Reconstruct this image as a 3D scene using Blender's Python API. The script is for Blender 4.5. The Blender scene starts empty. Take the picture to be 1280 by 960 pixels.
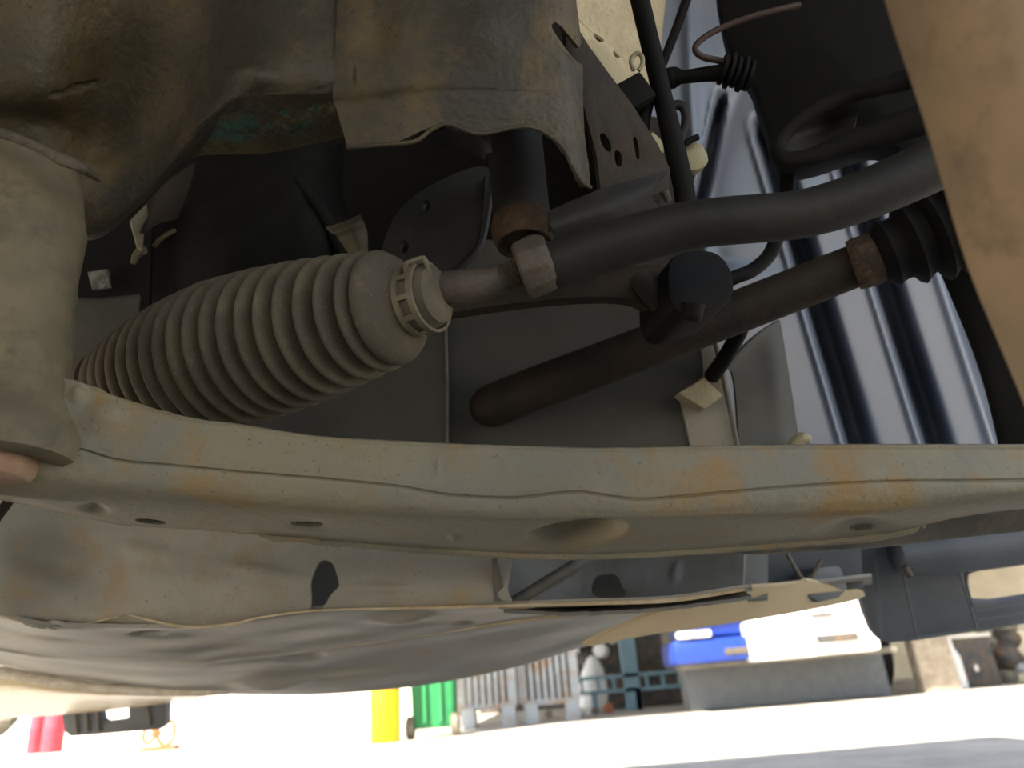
import bpy, bmesh, math, random
import numpy as np
from mathutils import Vector, Matrix, geometry

# ------------------------------------------------------------------ camera, sky, sun, exposure
SC = bpy.context.scene
F = 924.0                                   # focal length in pixels of the 1280x960 frame
PITCH, ROLL, CAM_Z = math.radians(22.9), math.radians(4.7), 0.22
CAM = np.array([0.0, 0.0, CAM_Z])
FWD = np.array([0.0, math.cos(PITCH), math.sin(PITCH)])
_r0 = np.array([1.0, 0.0, 0.0]); _u0 = np.array([0.0, -math.sin(PITCH), math.cos(PITCH)])
RIGHT = _r0 * math.cos(ROLL) - _u0 * math.sin(ROLL)
UP = _u0 * math.cos(ROLL) + _r0 * math.sin(ROLL)
cam_data = bpy.data.cameras.new('camera')
cam_data.sensor_width = 36.0
cam_data.lens = 36.0 * F / 1280.0
cam_data.clip_start = 0.01
cam_data.dof.use_dof = True
cam_data.dof.focus_distance = 0.42
cam_data.dof.aperture_fstop = 9.0
cam = bpy.data.objects.new('camera', cam_data)
SC.collection.objects.link(cam)
cam.matrix_world = Matrix(((RIGHT[0], UP[0], -FWD[0], CAM[0]), (RIGHT[1], UP[1], -FWD[1], CAM[1]),
                           (RIGHT[2], UP[2], -FWD[2], CAM[2]), (0, 0, 0, 1)))
SC.camera = cam

world = bpy.data.worlds.new('sky'); SC.world = world; world.use_nodes = True
_nt = world.node_tree
_sky = _nt.nodes.new('ShaderNodeTexSky'); _sky.sky_type = 'NISHITA'; _sky.sun_disc = False
SUN_EL, SUN_AZ = math.radians(42), math.radians(222)      # behind the camera and to the left
_sky.sun_elevation = SUN_EL; _sky.sun_rotation = SUN_AZ
_bg = _nt.nodes['Background']; _bg.inputs[1].default_value = 0.13
_hs = _nt.nodes.new('ShaderNodeHueSaturation'); _hs.inputs['Saturation'].default_value = .55      # hazy summer sky
_nt.links.new(_sky.outputs[0], _hs.inputs['Color']); _nt.links.new(_hs.outputs[0], _bg.inputs[0])
sun_data = bpy.data.lights.new('sun', 'SUN'); sun_data.energy = 7.0; sun_data.angle = math.radians(0.6)
sun_data.color = (1.0, 0.91, 0.77)
sun = bpy.data.objects.new('sun', sun_data); SC.collection.objects.link(sun)
_sd = Vector((math.sin(SUN_AZ) * math.cos(SUN_EL), math.cos(SUN_AZ) * math.cos(SUN_EL), math.sin(SUN_EL)))
sun.rotation_euler = _sd.to_track_quat('Z', 'Y').to_euler()
sun.location = (-2, -4, 6)

SC.view_settings.view_transform = 'Standard'
SC.view_settings.look = 'None'
SC.view_settings.gamma = 1.0
SC.view_settings.use_curve_mapping = False
SC.view_settings.exposure = 1.65
SC.cycles.max_bounces = 10
SC.cycles.diffuse_bounces = 7
SC.cycles.sample_clamp_indirect = 6.0

random.seed(4)
RNG = np.random.RandomState(7)

# ------------------------------------------------------------------ helpers
def W(u, v, d):
    """world point seen at photo pixel (u, v), d metres along the view axis"""
    return CAM + d * FWD + RIGHT * (d * (u - 640.0) / F) - UP * (d * (v - 480.0) / F)

def proj(p):
    q = np.asarray(p) - CAM
    d = q @ FWD
    return np.stack([640 + F * (q @ RIGHT) / d, 480 - F * (q @ UP) / d, d], -1)

def G(u, v, z=0.0):
    """point at height z seen at pixel (u, v)"""
    r = W(u, v, 1.0) - CAM
    return CAM + r * ((z - CAM_Z) / r[2])

def lin(c):
    return [((x / 255.0) / 12.92 if x / 255.0 <= .04045 else ((x / 255.0 + .055) / 1.055) ** 2.4) for x in c]

def mat(name, a, b=None, c=None, scale=12.0, rough=.7, metal=0.0, bump=.15, bscale=60.0, fine=None, cpos=(.42, .58), rvar=0.0, spec=.5):
    m = bpy.data.materials.new(name); m.use_nodes = True
    nt = m.node_tree; bs = nt.nodes['Principled BSDF']
    bs.inputs['Roughness'].default_value = rough; bs.inputs['Metallic'].default_value = metal
    bs.inputs['Specular IOR Level'].default_value = spec
    if b is None:
        bs.inputs['Base Color'].default_value = (*lin(a), 1)
    tc = nt.nodes.new('ShaderNodeTexCoord')
    if b is not None:
        n = nt.nodes.new('ShaderNodeTexNoise'); n.inputs['Scale'].default_value = scale
        n.inputs['Detail'].default_value = 8; n.inputs['Roughness'].default_value = .62
        nt.links.new(tc.outputs['Object'], n.inputs['Vector'])
        r = nt.nodes.new('ShaderNodeValToRGB'); nt.links.new(n.outputs['Fac'], r.inputs['Fac'])
        r.color_ramp.elements[0].position = cpos[0]; r.color_ramp.elements[0].color = (*lin(a), 1)
        r.color_ramp.elements[1].position = cpos[1]; r.color_ramp.elements[1].color = (*lin(b), 1)
        out = r.outputs['Color']
        if c is not None:
            n2 = nt.nodes.new('ShaderNodeTexNoise'); n2.inputs['Scale'].default_value = scale * 1.9
            n2.inputs['Detail'].default_value = 10; n2.inputs['Roughness'].default_value = .7
            mp = nt.nodes.new('ShaderNodeMapping'); mp.inputs['Location'].default_value = (3.1, 1.7, 5.2)
            nt.links.new(tc.outputs['Object'], mp.inputs['Vector']); nt.links.new(mp.outputs['Vector'], n2.inputs['Vector'])
            r2 = nt.nodes.new('ShaderNodeValToRGB'); nt.links.new(n2.outputs['Fac'], r2.inputs['Fac'])
            r2.color_ramp.elements[0].position = .5; r2.color_ramp.elements[1].position = .66
            mx = nt.nodes.new('ShaderNodeMixRGB'); nt.links.new(r2.outputs['Color'], mx.inputs['Fac'])
            nt.links.new(out, mx.inputs['Color1']); mx.inputs['Color2'].default_value = (*lin(c), 1)
            out = mx.outputs['Color']
        if fine is not None:                      # small specks of dirt
            n3 = nt.nodes.new('ShaderNodeTexNoise'); n3.inputs['Scale'].default_value = 420; n3.inputs['Detail'].default_value = 3
            nt.links.new(tc.outputs['Object'], n3.inputs['Vector'])
            r3 = nt.nodes.new('ShaderNodeValToRGB'); nt.links.new(n3.outputs['Fac'], r3.inputs['Fac'])
            r3.color_ramp.elements[0].position = .64; r3.color_ramp.elements[1].position = .72
            mx3 = nt.nodes.new('ShaderNodeMixRGB'); nt.links.new(r3.outputs['Color'], mx3.inputs['Fac'])
            nt.links.new(out, mx3.inputs['Color1']); mx3.inputs['Color2'].default_value = (*lin(fine), 1)
            out = mx3.outputs['Color']
        nt.links.new(out, bs.inputs['Base Color'])
        if rvar:
            mr = nt.nodes.new('ShaderNodeMapRange'); nt.links.new(n.outputs['Fac'], mr.inputs['Value'])
            mr.inputs['From Min'].default_value = .3; mr.inputs['From Max'].default_value = .7
            mr.inputs['To Min'].default_value = rough - rvar; mr.inputs['To Max'].default_value = rough + rvar
            nt.links.new(mr.outputs['Result'], bs.inputs['Roughness'])
    if bump:
        nb = nt.nodes.new('ShaderNodeTexNoise'); nb.inputs['Scale'].default_value = bscale; nb.inputs['Detail'].default_value = 6
        nt.links.new(tc.outputs['Object'], nb.inputs['Vector'])
        bp = nt.nodes.new('ShaderNodeBump'); bp.inputs['Strength'].default_value = bump; bp.inputs['Distance'].default_value = .004
        nt.links.new(nb.outputs['Fac'], bp.inputs['Height']); nt.links.new(bp.outputs['Normal'], bs.inputs['Normal'])
    return m

def catmull(P, n, per=None):
    """resample a polyline of points uniformly in index with a centripetal-like Catmull-Rom"""
    P = np.asarray(P, float); k = len(P)
    t = np.linspace(0, k - 1, n); i = np.clip(np.floor(t).astype(int), 0, k - 2); f = (t - i)[:, None] if P.ndim == 2 else (t - i)[:, None, None]
    p1, p2 = P[i], P[i + 1]
    p0 = np.where((i > 0).reshape(-1, *([1] * (P.ndim - 1))), P[np.maximum(i - 1, 0)], 2 * p1 - p2)
    p3 = np.where((i < k - 2).reshape(-1, *([1] * (P.ndim - 1))), P[np.minimum(i + 2, k - 1)], 2 * p2 - p1)
    m1, m2 = (p2 - p0) * .5, (p3 - p1) * .5
    return (2 * f**3 - 3 * f**2 + 1) * p1 + (f**3 - 2 * f**2 + f) * m1 + (-2 * f**3 + 3 * f**2) * p2 + (f**3 - f**2) * m2

def inpoly(pts, poly):
    x, y = pts[:, 0], pts[:, 1]; r = np.zeros(len(pts), bool); n = len(poly)
    for i in range(n):
        x1, y1 = poly[i]; x2, y2 = poly[(i + 1) % n]
        c = ((y1 > y) != (y2 > y)) & (x < (x2 - x1) * (y - y1) / (y2 - y1 + 1e-12) + x1)
        r ^= c
    return r

def ell(u, v, a, b, rot=0, n=28):
    c, s = math.cos(math.radians(rot)), math.sin(math.radians(rot))
    return [(u + a * math.cos(t) * c - b * math.sin(t) * s, v + a * math.cos(t) * s + b * math.sin(t) * c) for t in np.linspace(0, 2 * math.pi, n, endpoint=False)]

def nearest(pt, poly):
    best = None; bd = 1e18
    for i in range(len(poly)):
        a = np.array(poly[i], float); b = np.array(poly[(i + 1) % len(poly)], float)
        t = np.clip(((pt - a) @ (b - a)) / ((b - a) @ (b - a) + 1e-12), 0, 1); q = a + t * (b - a)
        d = (q - pt) @ (q - pt)
        if d < bd: bd, best = d, q
    return best

class M3:
    def __init__(s): s.v = []; s.f = []
    def add(s, verts, faces):
        o = len(s.v); s.v += [tuple(map(float, x)) for x in verts]; s.f += [tuple(i + o for i in f) for f in faces]; return s

def loft(rows, nu=80, nv=40, thick=.003, holes=(), dents=(), rough_amp=0.0, mesh=None):
    """a sheet of real thickness through rows of (u, v, d) points; holes are cut through it, dents pressed into it"""
    R = np.array([catmull([W(*p) for p in r], nu) for r in rows])
    A = catmull(R, nv)
    def normals(A):
        du = np.gradient(A, axis=1); dv = np.gradient(A, axis=0); n = np.cross(du, dv)
        n /= np.linalg.norm(n, axis=-1, keepdims=True) + 1e-12
        return n
    N = normals(A)
    if np.mean(np.sum(N * (CAM - A), -1)) < 0: N = -N; flip = True
    else: flip = False
    for (u, v, a, b, rot, dep, *pw) in dents:
        q = proj(A.reshape(-1, 3)); c, s = math.cos(math.radians(rot)), math.sin(math.radians(rot))
        x = ((q[:, 0] - u) * c + (q[:, 1] - v) * s) / a; y = (-(q[:, 0] - u) * s + (q[:, 1] - v) * c) / b
        r = np.sqrt(x * x + y * y); k = pw[0] if pw else 1.0
        w = np.clip((1 - r) * k, 0, 1); w = w * w * (3 - 2 * w)
        A = A - N * (w * dep).reshape(nv, nu, 1)
    if rough_amp:
        Z = RNG.randn(nv, nu)
        for _ in range(2): Z = (Z + np.roll(Z, 1, 0) + np.roll(Z, -1, 0) + np.roll(Z, 1, 1) + np.roll(Z, -1, 1)) / 5
        A = A + N * (Z * rough_amp)[..., None]
    N = normals(A) * (-1 if flip else 1)
    keep = np.ones((nv - 1, nu - 1), bool)
    if holes:
        q = proj(A.reshape(-1, 3)).reshape(nv, nu, 3)
        cen = (q[:-1, :-1] + q[1:, :-1] + q[:-1, 1:] + q[1:, 1:]) / 4
        for h in holes:
            ins = inpoly(cen.reshape(-1, 3)[:, :2], h).reshape(nv - 1, nu - 1)
            keep &= ~ins
            cnt = np.zeros((nv, nu), int); tot = np.zeros((nv, nu), int)
            for dj in (0, 1):
                for di in (0, 1):
                    cnt[dj:nv - 1 + dj, di:nu - 1 + di] += ins; tot[dj:nv - 1 + dj, di:nu - 1 + di] += 1
            for j, i in zip(*np.where((cnt > 0) & (cnt < tot))):
                p = nearest(q[j, i, :2], h); A[j, i] = W(p[0], p[1], q[j, i, 2])
    B = A - N * thick
    m = mesh or M3(); idx = lambda j, i: j * nu + i
    V = np.concatenate([A.reshape(-1, 3), B.reshape(-1, 3)]); K = nv * nu; fs = []; edges = {}
    for j in range(nv - 1):
        for i in range(nu - 1):
            if not keep[j, i]: continue
            q4 = [idx(j, i), idx(j, i + 1), idx(j + 1, i + 1), idx(j + 1, i)]
            if flip: q4 = q4[::-1]
            fs.append(tuple(q4)); fs.append(tuple(x + K for x in q4[::-1]))
            for a, b in zip(q4, q4[1:] + q4[:1]):
                if (b, a) in edges: del edges[(b, a)]
                else: edges[(a, b)] = 1
    for a, b in edges: fs.append((b, a, a + K, b + K))
    m.add(V, fs); return m

def tube(pts, rad, n=18, sub=6, sq=1.0, mesh=None, px=True, flat=None):
    """a round (or squashed) tube through (u, v, d) points; rad in pixels at its own distance"""
    P = np.array([W(*p) for p in pts]); k = len(P)
    if np.isscalar(rad): rad = [rad] * k
    R = np.array([r * p[2] / F if px else r for r, p in zip(rad, pts)])
    N = (k - 1) * sub + 1
    C = catmull(P, N) if k > 2 else P[0] + np.linspace(0, 1, N)[:, None] * (P[1] - P[0])
    r = np.interp(np.linspace(0, k - 1, N), np.arange(k), R)
    return sweep(C, r, n, sq, mesh)

def sweep(C, r, n=18, sq=1.0, mesh=None, shape=None):
    T = np.gradient(C, axis=0); T /= np.linalg.norm(T, axis=1, keepdims=True)
    up = np.array([0, 0, 1.0]) if abs(T[0][2]) < .8 else np.array([1.0, 0, 0])
    x = np.cross(T[0], up); x /= np.linalg.norm(x)
    V = []; fs = []; ang = np.linspace(0, 2 * math.pi, n, endpoint=False)
    for i in range(len(C)):
        x = x - T[i] * (x @ T[i]); x /= np.linalg.norm(x); y = np.cross(T[i], x)
        for a in ang:
            ca, sa = math.cos(a), math.sin(a)
            if shape: ca, sa = math.copysign(abs(ca) ** shape, ca), math.copysign(abs(sa) ** shape, sa)
            V.append(C[i] + r[i] * (x * ca + y * sa * sq))
    for i in range(len(C) - 1):
        for j in range(n):
            a, b = i * n + j, i * n + (j + 1) % n
            fs.append((a, a + n, b + n, b))
    fs.append(tuple(range(n))); fs.append(tuple(range((len(C) - 1) * n, len(C) * n))[::-1])
    m = mesh or M3(); m.add(V, fs); return m

def lathe(o, axis, prof, n=48, mesh=None):
    o = np.asarray(o, float); a = np.asarray(axis, float); a = a / np.linalg.norm(a)
    x = np.cross(a, [0, 0, 1.0] if abs(a[2]) < .8 else [1.0, 0, 0]); x /= np.linalg.norm(x); y = np.cross(a, x)
    V = []; fs = []
    for (t, r) in prof:
        for k in range(n):
            g = 2 * math.pi * k / n; V.append(o + a * t + max(r, 1e-5) * (x * math.cos(g) + y * math.sin(g)))
    for i in range(len(prof) - 1):
        for j in range(n):
            p, q = i * n + j, i * n + (j + 1) % n; fs.append((p, q, q + n, p + n))
    fs.append(tuple(range(n))[::-1]); fs.append(tuple(range((len(prof) - 1) * n, len(prof) * n)))
    m = mesh or M3(); m.add(V, fs); return m

def plate(outline, anchors, thick=.004, holes=(), mesh=None):
    """a flat cut plate lying in the plane through three (u, v, d) anchors, with real holes and thickness"""
    a, b, c = [W(*p) for p in anchors]; n = np.cross(b - a, c - a); n /= np.linalg.norm(n)
    if n @ (CAM - a) < 0: n = -n
    def on(u, v):
        r = W(u, v, 1.0) - CAM; return CAM + r * (((a - CAM) @ n) / (r @ n))
    loops = [[on(*p) for p in outline]] + [[on(*p) for p in h] for h in holes]
    tris = geometry.tessellate_polygon([[Vector(p) for p in l] for l in loops])
    P = [p for l in loops for p in l]; K = len(P); fs = []
    for t in tris:
        v0, v1, v2 = [P[i] for i in t]
        t = tuple(t) if np.cross(v1 - v0, v2 - v0) @ n > 0 else tuple(t)[::-1]
        fs.append(t); fs.append(tuple(i + K for i in t[::-1]))
    s = 0
    for l in loops:
        for i in range(len(l)):
            fs.append((s + i, s + (i + 1) % len(l), s + (i + 1) % len(l) + K, s + i + K))
        s += len(l)
    m = mesh or M3(); m.add(P + [p - n * thick for p in P], fs); return m

def box(c, s, rz=0.0, mesh=None, R=None):
    c = np.asarray(c, float); R = R if R is not None else np.array([[math.cos(rz), -math.sin(rz), 0], [math.sin(rz), math.cos(rz), 0], [0, 0, 1]])
    V = [c + R @ (np.array([x, y, z]) * np.array(s) / 2) for x in (-1, 1) for y in (-1, 1) for z in (-1, 1)]
    m = mesh or M3(); m.add(V, [(0, 1, 3, 2), (4, 6, 7, 5), (0, 4, 5, 1), (2, 3, 7, 6), (0, 2, 6, 4), (1, 5, 7, 3)]); return m

def smooth_poly(pts, n=5, closed=True):
    """round a pixel outline by Chaikin cutting"""
    P = [np.array(p, float) for p in pts]
    for _ in range(n if n < 4 else 2):
        Q = []
        for i in range(len(P)):
            a, b = P[i], P[(i + 1) % len(P)]; Q += [a * .75 + b * .25, a * .25 + b * .75]
        P = Q
    return [tuple(p) for p in P]

def thing(name, label, cat, loc, group=None, kind=None):
    o = bpy.data.objects.new(name, None); SC.collection.objects.link(o); o.location = tuple(map(float, loc))
    o.empty_display_size = .02; o['label'] = label; o['category'] = cat
    if group: o['group'] = group
    if kind: o['kind'] = kind
    return o

def part(name, m, material, parent=None, bevel=0.0, sharp=38, label=None, kind=None, flat=False):
    root = parent
    while root is not None and root.parent is not None: root = root.parent
    off = np.array(root.location) if root is not None else np.mean(np.array(m.v), 0)
    me = bpy.data.meshes.new(name)
    me.from_pydata([tuple(np.array(p) - off) for p in m.v], [], m.f); me.update()
    bm = bmesh.new(); bm.from_mesh(me); bmesh.ops.recalc_face_normals(bm, faces=bm.faces)
    if bevel:
        bmesh.ops.dissolve_limit(bm, angle_limit=.01, verts=bm.verts, edges=bm.edges)
        ed = [e for e in bm.edges if len(e.link_faces) == 2 and e.calc_face_angle(0) > .5]
        bmesh.ops.bevel(bm, geom=ed, offset=bevel, segments=2, profile=.6, affect='EDGES', clamp_overlap=True)
    bm.to_mesh(me); bm.free()
    if not flat:
        for p in me.polygons: p.use_smooth = True
        me.set_sharp_from_angle(angle=math.radians(sharp))
    me.materials.append(material)
    o = bpy.data.objects.new(name, me); SC.collection.objects.link(o)
    if parent is not None: o.parent = parent
    else: o.location = tuple(off)
    if label: o['label'] = label
    if kind: o['kind'] = kind
    return o

def solo(name, m, material, label, cat, group=None, **k):
    o = part(name, m, material, None, **k); o['label'] = label; o['category'] = cat
    if group: o['group'] = group
    return o

def struct(name, m, material, **k):
    o = part(name, m, material, None, **k); o['kind'] = 'structure'; return o

# ------------------------------------------------------------------ materials
BROWN = mat('dirty_brown_steel', (82, 71, 48), (58, 54, 44), (98, 81, 50), scale=9, rough=.58, bump=.3, bscale=260, fine=(42, 36, 28), rvar=.1)
GREYSTEEL = mat('dusty_grey_steel', (112, 108, 98), (96, 92, 82), (128, 118, 98), scale=11, rough=.62, bump=.2, bscale=160, fine=(80, 74, 62))
TAN = mat('tan_primed_steel', (132, 119, 92), (112, 103, 82), (98, 91, 70), scale=22, rough=.7, bump=.12, bscale=140)
BEAM = mat('ochre_stained_steel', (146, 138, 114), (134, 130, 114), (152, 124, 78), scale=11, rough=.62, bump=.25, bscale=190, fine=(122, 104, 76))  # ochre stains are its own; overall lightness raised to imitate haze
PALEHAZE = mat('pale_hazed_steel', (168, 162, 148), (156, 151, 138), (168, 146, 116), scale=11, rough=.7, bump=.12, bscale=120, fine=(136, 124, 104))  # pale steel, lightened further in place of lens haze
WELD = mat('weld_metal', (104, 94, 78), (84, 77, 64), scale=60, rough=.65, bump=.8, bscale=260)
CORRO = mat('green_corrosion', (58, 100, 86), (98, 88, 58), (62, 50, 38), scale=40, rough=.8, bump=.7, bscale=200, cpos=(.46, .54))
DULLDARK = mat('dull_dark_plate', (58, 57, 54), (66, 64, 60), scale=22, rough=.7, bump=.1, bscale=160)
RUBBER = mat('dusty_rubber', (98, 89, 72), (86, 79, 66), (110, 99, 80), scale=26, rough=.82, bump=.1, bscale=220, fine=(112, 102, 84))
BLACK = mat('black_rubber', (15, 15, 14), (20, 19, 18), scale=20, rough=.75, bump=.1, bscale=200, spec=.25)
DARKSTEEL = mat('dark_painted_steel', (36, 35, 33), (43, 41, 38), (48, 43, 37), scale=22, rough=.62, bump=.12, bscale=160, spec=.35)
DARKBROWN = mat('dark_rusty_steel', (46, 42, 36), (54, 47, 38), (64, 50, 38), scale=24, rough=.7, bump=.2, bscale=200, spec=.3)
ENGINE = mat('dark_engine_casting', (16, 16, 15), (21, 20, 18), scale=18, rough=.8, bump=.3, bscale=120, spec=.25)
NUT = mat('weathered_zinc', (92, 84, 74), (78, 71, 62), (86, 72, 56), scale=60, rough=.6, metal=.15, bump=.3, bscale=300)
CLAMP = mat('dusty_zinc_clamp', (120, 110, 90), (104, 96, 78), scale=50, rough=.6, metal=.1, bump=.1)
RUST = mat('rust', (76, 56, 36), (58, 46, 34), (92, 72, 44), scale=60, rough=.8, bump=.5, bscale=250)
LINER = mat('grey_plastic_liner', (106, 115, 130), (116, 122, 134), scale=8, rough=.33, bump=.03, bscale=60, rvar=.05)
PALE = mat('pale_painted_body', (226, 210, 174), (208, 194, 160), scale=30, rough=.6, bump=.5, bscale=260)
STRIP = mat('tan_dirty_arm', (176, 150, 118), (158, 136, 108), (138, 118, 94), scale=16, rough=.7, bump=.1)
FOAM = mat('tan_foam', (166, 152, 124), (150, 138, 112), scale=40, rough=.9, bump=.3, bscale=300)
PLASTIC = mat('charcoal_plastic', (84, 88, 92), (92, 95, 98), scale=14, rough=.5, bump=.08, bscale=120)
PANELGREY = mat('haze_lifted_panel', (86, 85, 80), (77, 76, 71), scale=10, rough=.85, bump=.06)  # grey lifted to imitate haze over the dark panels
TRAY = mat('grey_undertray_steel', (170, 166, 155), (158, 155, 146), (172, 154, 126), scale=6, rough=.5, bump=.05, bscale=90, fine=(138, 124, 104), rvar=.06)  # greys raised to make up for the missing haze
CAVITY = mat('dull_grey_cavity', (134, 133, 128), (124, 122, 116), scale=9, rough=.75, bump=.1)
PINK = mat('pinkish_bolt', (190, 156, 126), (168, 136, 108), scale=50, rough=.6, bump=.2)
CLIPC = mat('cream_plastic_clip', (170, 162, 126), (156, 148, 116), scale=60, rough=.5, bump=.05)
ASPHALT = mat('worn_pale_asphalt', (186, 180, 170), (168, 164, 156), (196, 188, 176), scale=3.0, rough=.9, bump=.6, bscale=90, fine=(128, 124, 116))
WHITEP = mat('white_paint', (228, 228, 226), (216, 216, 214), scale=5, rough=.4, bump=0)
BLUEP = mat('blue_car_paint', (26, 56, 140), (24, 50, 130), scale=4, rough=.35, bump=0)
YELLOW = mat('yellow_plastic', (240, 196, 0), (232, 186, 0), scale=5, rough=.5, bump=0)
GREEN = mat('green_plastic', (30, 118, 66), (36, 126, 74), scale=5, rough=.5, bump=0)
PINKRED = mat('red_plastic', (214, 60, 78), (222, 74, 88), scale=5, rough=.5, bump=0)
ORANGE = mat('orange_enamel', (170, 96, 54), (160, 90, 50), scale=5, rough=.5, bump=0)
RACKW = mat('galvanised_slats', (176, 180, 182), (158, 162, 166), (170, 138, 108), scale=3.5, rough=.6, bump=0)
POSTBLUE = mat('pale_blue_post', (120, 152, 164), (108, 138, 150), scale=6, rough=.6, bump=0)
WOOD = mat('grey_weathered_wood', (168, 156, 138), (146, 134, 118), scale=14, rough=.85, bump=.2, bscale=40)
DARKBG = mat('dark_oily_parts', (58, 60, 62), (80, 74, 66), (110, 84, 60), scale=6, rough=.7, bump=.3, bscale=30)
WALLC = mat('white_render', (214, 210, 200), (204, 200, 190), scale=2, rough=.9, bump=0)
BRICKC = mat('buff_wall', (236, 220, 190), (224, 208, 178), scale=2, rough=.9, bump=0)
LENS = mat('clear_lamp_plastic', (214, 214, 206), (180, 182, 180), scale=14, rough=.15, bump=0)

# ------------------------------------------------------------------ setting: ground, walls
gm = M3(); gm.add([(-60, -30, 0), (60, -30, 0), (60, 60, 0), (-60, 60, 0), (-60, -30, -.1), (60, -30, -.1), (60, 60, -.1), (-60, 60, -.1)],
                  [(0, 1, 2, 3), (7, 6, 5, 4), (0, 4, 5, 1), (1, 5, 6, 2), (2, 6, 7, 3), (3, 7, 4, 0)])
struct('floor', gm, ASPHALT, flat=True)
struct('wall_left', box((-7.5, 13.2, 1.6), (11, .25, 3.2)), WALLC)
struct('wall_back', box((7.2, 14.2, 1.7), (18.4, .25, 3.4)), BRICKC)

root = thing('canopy', 'shed canopy roof shading the racks and parts beyond the car', 'canopy', (4.2, 8.8, 2.6))
part('roof', box((3.35, 9.2, 2.65), (11.9, 9.6, .08)), GREYSTEEL, root)
for x, y in ((-1.9, 13.3), (9.0, 13.3), (9.0, 4.6)):
    part('column', box((x, y, 1.3), (.1, .1, 2.6)), GREYSTEEL, root)
struct('wall_dark', box((1.7, 13.6, 1.2), (5.4, .2, 2.4)), DARKBG)
# the car's own body above and around the mechanicals (hood skin, left wing)
root = thing('car_body', 'dark body shell of the raised car covering the engine bay', 'car body', (-.2, 0, .95))
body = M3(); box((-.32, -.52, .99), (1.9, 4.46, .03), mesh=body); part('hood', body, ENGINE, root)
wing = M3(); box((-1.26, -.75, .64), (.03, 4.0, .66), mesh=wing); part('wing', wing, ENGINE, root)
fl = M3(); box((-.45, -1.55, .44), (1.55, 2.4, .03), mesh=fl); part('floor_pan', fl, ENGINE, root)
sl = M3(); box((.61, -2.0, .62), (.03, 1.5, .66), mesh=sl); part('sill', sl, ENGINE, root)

# ------------------------------------------------------------------ subframe (big brown pressing at the top)
root = thing('subframe', 'large brown dirt-coated pressed steel subframe across the top', 'subframe', W(300, 150, .42))
rows = [[(-140, -140, .36), (40, -140, .36), (150, -140, .38), (250, -140, .38), (310, -140, .37), (360, -140, .37), (450, -140, .372)],
        [(-140, 0, .35), (40, 0, .365), (150, 10, .395), (250, 10, .395), (310, 10, .375), (360, 10, .37), (440, 10, .372)],
        [(-140, 80, .355), (40, 110, .372), (135, 100, .41), (235, 90, .405), (300, 80, .368), (350, 80, .362), (432, 80, .37)],
        [(-140, 150, .37), (35, 145, .39), (130, 180, .425), (215, 165, .41), (287, 118, .368), (342, 114, .364), (426, 108, .37)],
        [(-140, 175, .38), (30, 185, .395), (118, 222, .42), (190, 205, .415), (282, 138, .378), (345, 131, .376), (424, 128, .38)],
        [(-140, 260, .40), (20, 262, .41), (112, 298, .43), (185, 247, .43), (240, 197, .43), (335, 190, .435), (432, 170, .435)],
        [(-140, 250, .5), (20, 250, .5), (110, 285, .5), (185, 232, .5), (242, 185, .5), (335, 178, .5), (430, 160, .5)]]
fp = part('front_plate', loft(rows, 110, 90, .003, dents=[(92, 112, 46, 5, -17, .006), (96, 20, 4, 10, 0, .003), (312, 96, 46, 22, 0, -.006)], rough_amp=.0004), BROWN, root)
rows = [[(424, -80, .372), (480, -80, .366), (545, -80, .364), (600, -80, .366), (650, -80, .37), (682, -80, .376), (698, -80, .383), (708, -80, .395)],
        [(420, 40, .368), (475, 40, .364), (545, 40, .362), (600, 40, .364), (655, 40, .368), (700, 40, .374), (714, 42, .383), (726, 46, .396)],
        [(416, 116, .368), (470, 110, .364), (545, 103, .362), (600, 104, .364), (655, 105, .368), (703, 106, .374), (720, 112, .384), (729, 130, .398)],
        [(418, 128, .362), (472, 122, .357), (548, 113, .357), (603, 114, .361), (658, 116, .367), (707, 128, .375), (724, 156, .385), (732, 178, .398)],
        [(424, 148, .361), (480, 146, .356), (546, 132, .357), (602, 138, .361), (660, 136, .367), (706, 154, .375), (725, 194, .385), (736, 208, .398)],
        [(434, 183, .361), (490, 179, .356), (545, 158, .358), (600, 167, .362), (660, 158, .368), (703, 184, .376), (728, 228, .386), (738, 233, .40)]]
rp = part('right_plate', loft(rows, 150, 90, .003, holes=[smooth_poly([(686, 30), (696, 26), (716, 50), (734, 72), (730, 81), (720, 77), (702, 54)], 2)], dents=[(711, 54, 40, 14, 52, .005), (442, 95, 3, 18, 0, .002), (470, 30, 40, 60, 0, .004), (600, 40, 60, 50, 0, -.004)], rough_amp=.0003), BROWN, root)
lip = [(434, 184, .361), (490, 180, .356), (520, 176, .357), (540, 162, .358), (562, 155, .358), (600, 167, .362), (660, 158, .368), (700, 180, .376), (715, 207, .381), (728, 228, .386), (738, 234, .4)]
part('rolled_edge', tube(lip, 2.6, 8), BROWN, rp)
inner = [[(528, 172, .37), (560, 160, .37), (600, 170, .372), (608, 192, .374)], [(545, 182, .385), (572, 178, .385), (600, 188, .386), (606, 198, .386)], [(560, 190, .40), (580, 190, .4), (602, 198, .4), (606, 204, .4)]]
part('inner_gusset', loft(inner, 24, 12, .003), DARKSTEEL, root)
side = [(700, -60), (706, -60), (722, 34), (736, 57), (760, 90), (790, 130), (822, 180), (838, 212), (836, 236), (800, 250), (735, 275), (688, 290), (691, 262), (751, 236), (746, 196), (730, 134), (708, 60)]
part('side_bracket', plate(side, [(710, 0, .40), (820, 190, .43), (700, 280, .41)], .004,
     [ell(757, 178, 5, 13, -25), smooth_poly([(767, 186), (777, 190), (778, 208), (770, 209)], 2), smooth_poly([(790, 172), (796, 170), (801, 199), (795, 200)], 2)]), DARKBROWN, root, bevel=.0006)
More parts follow.
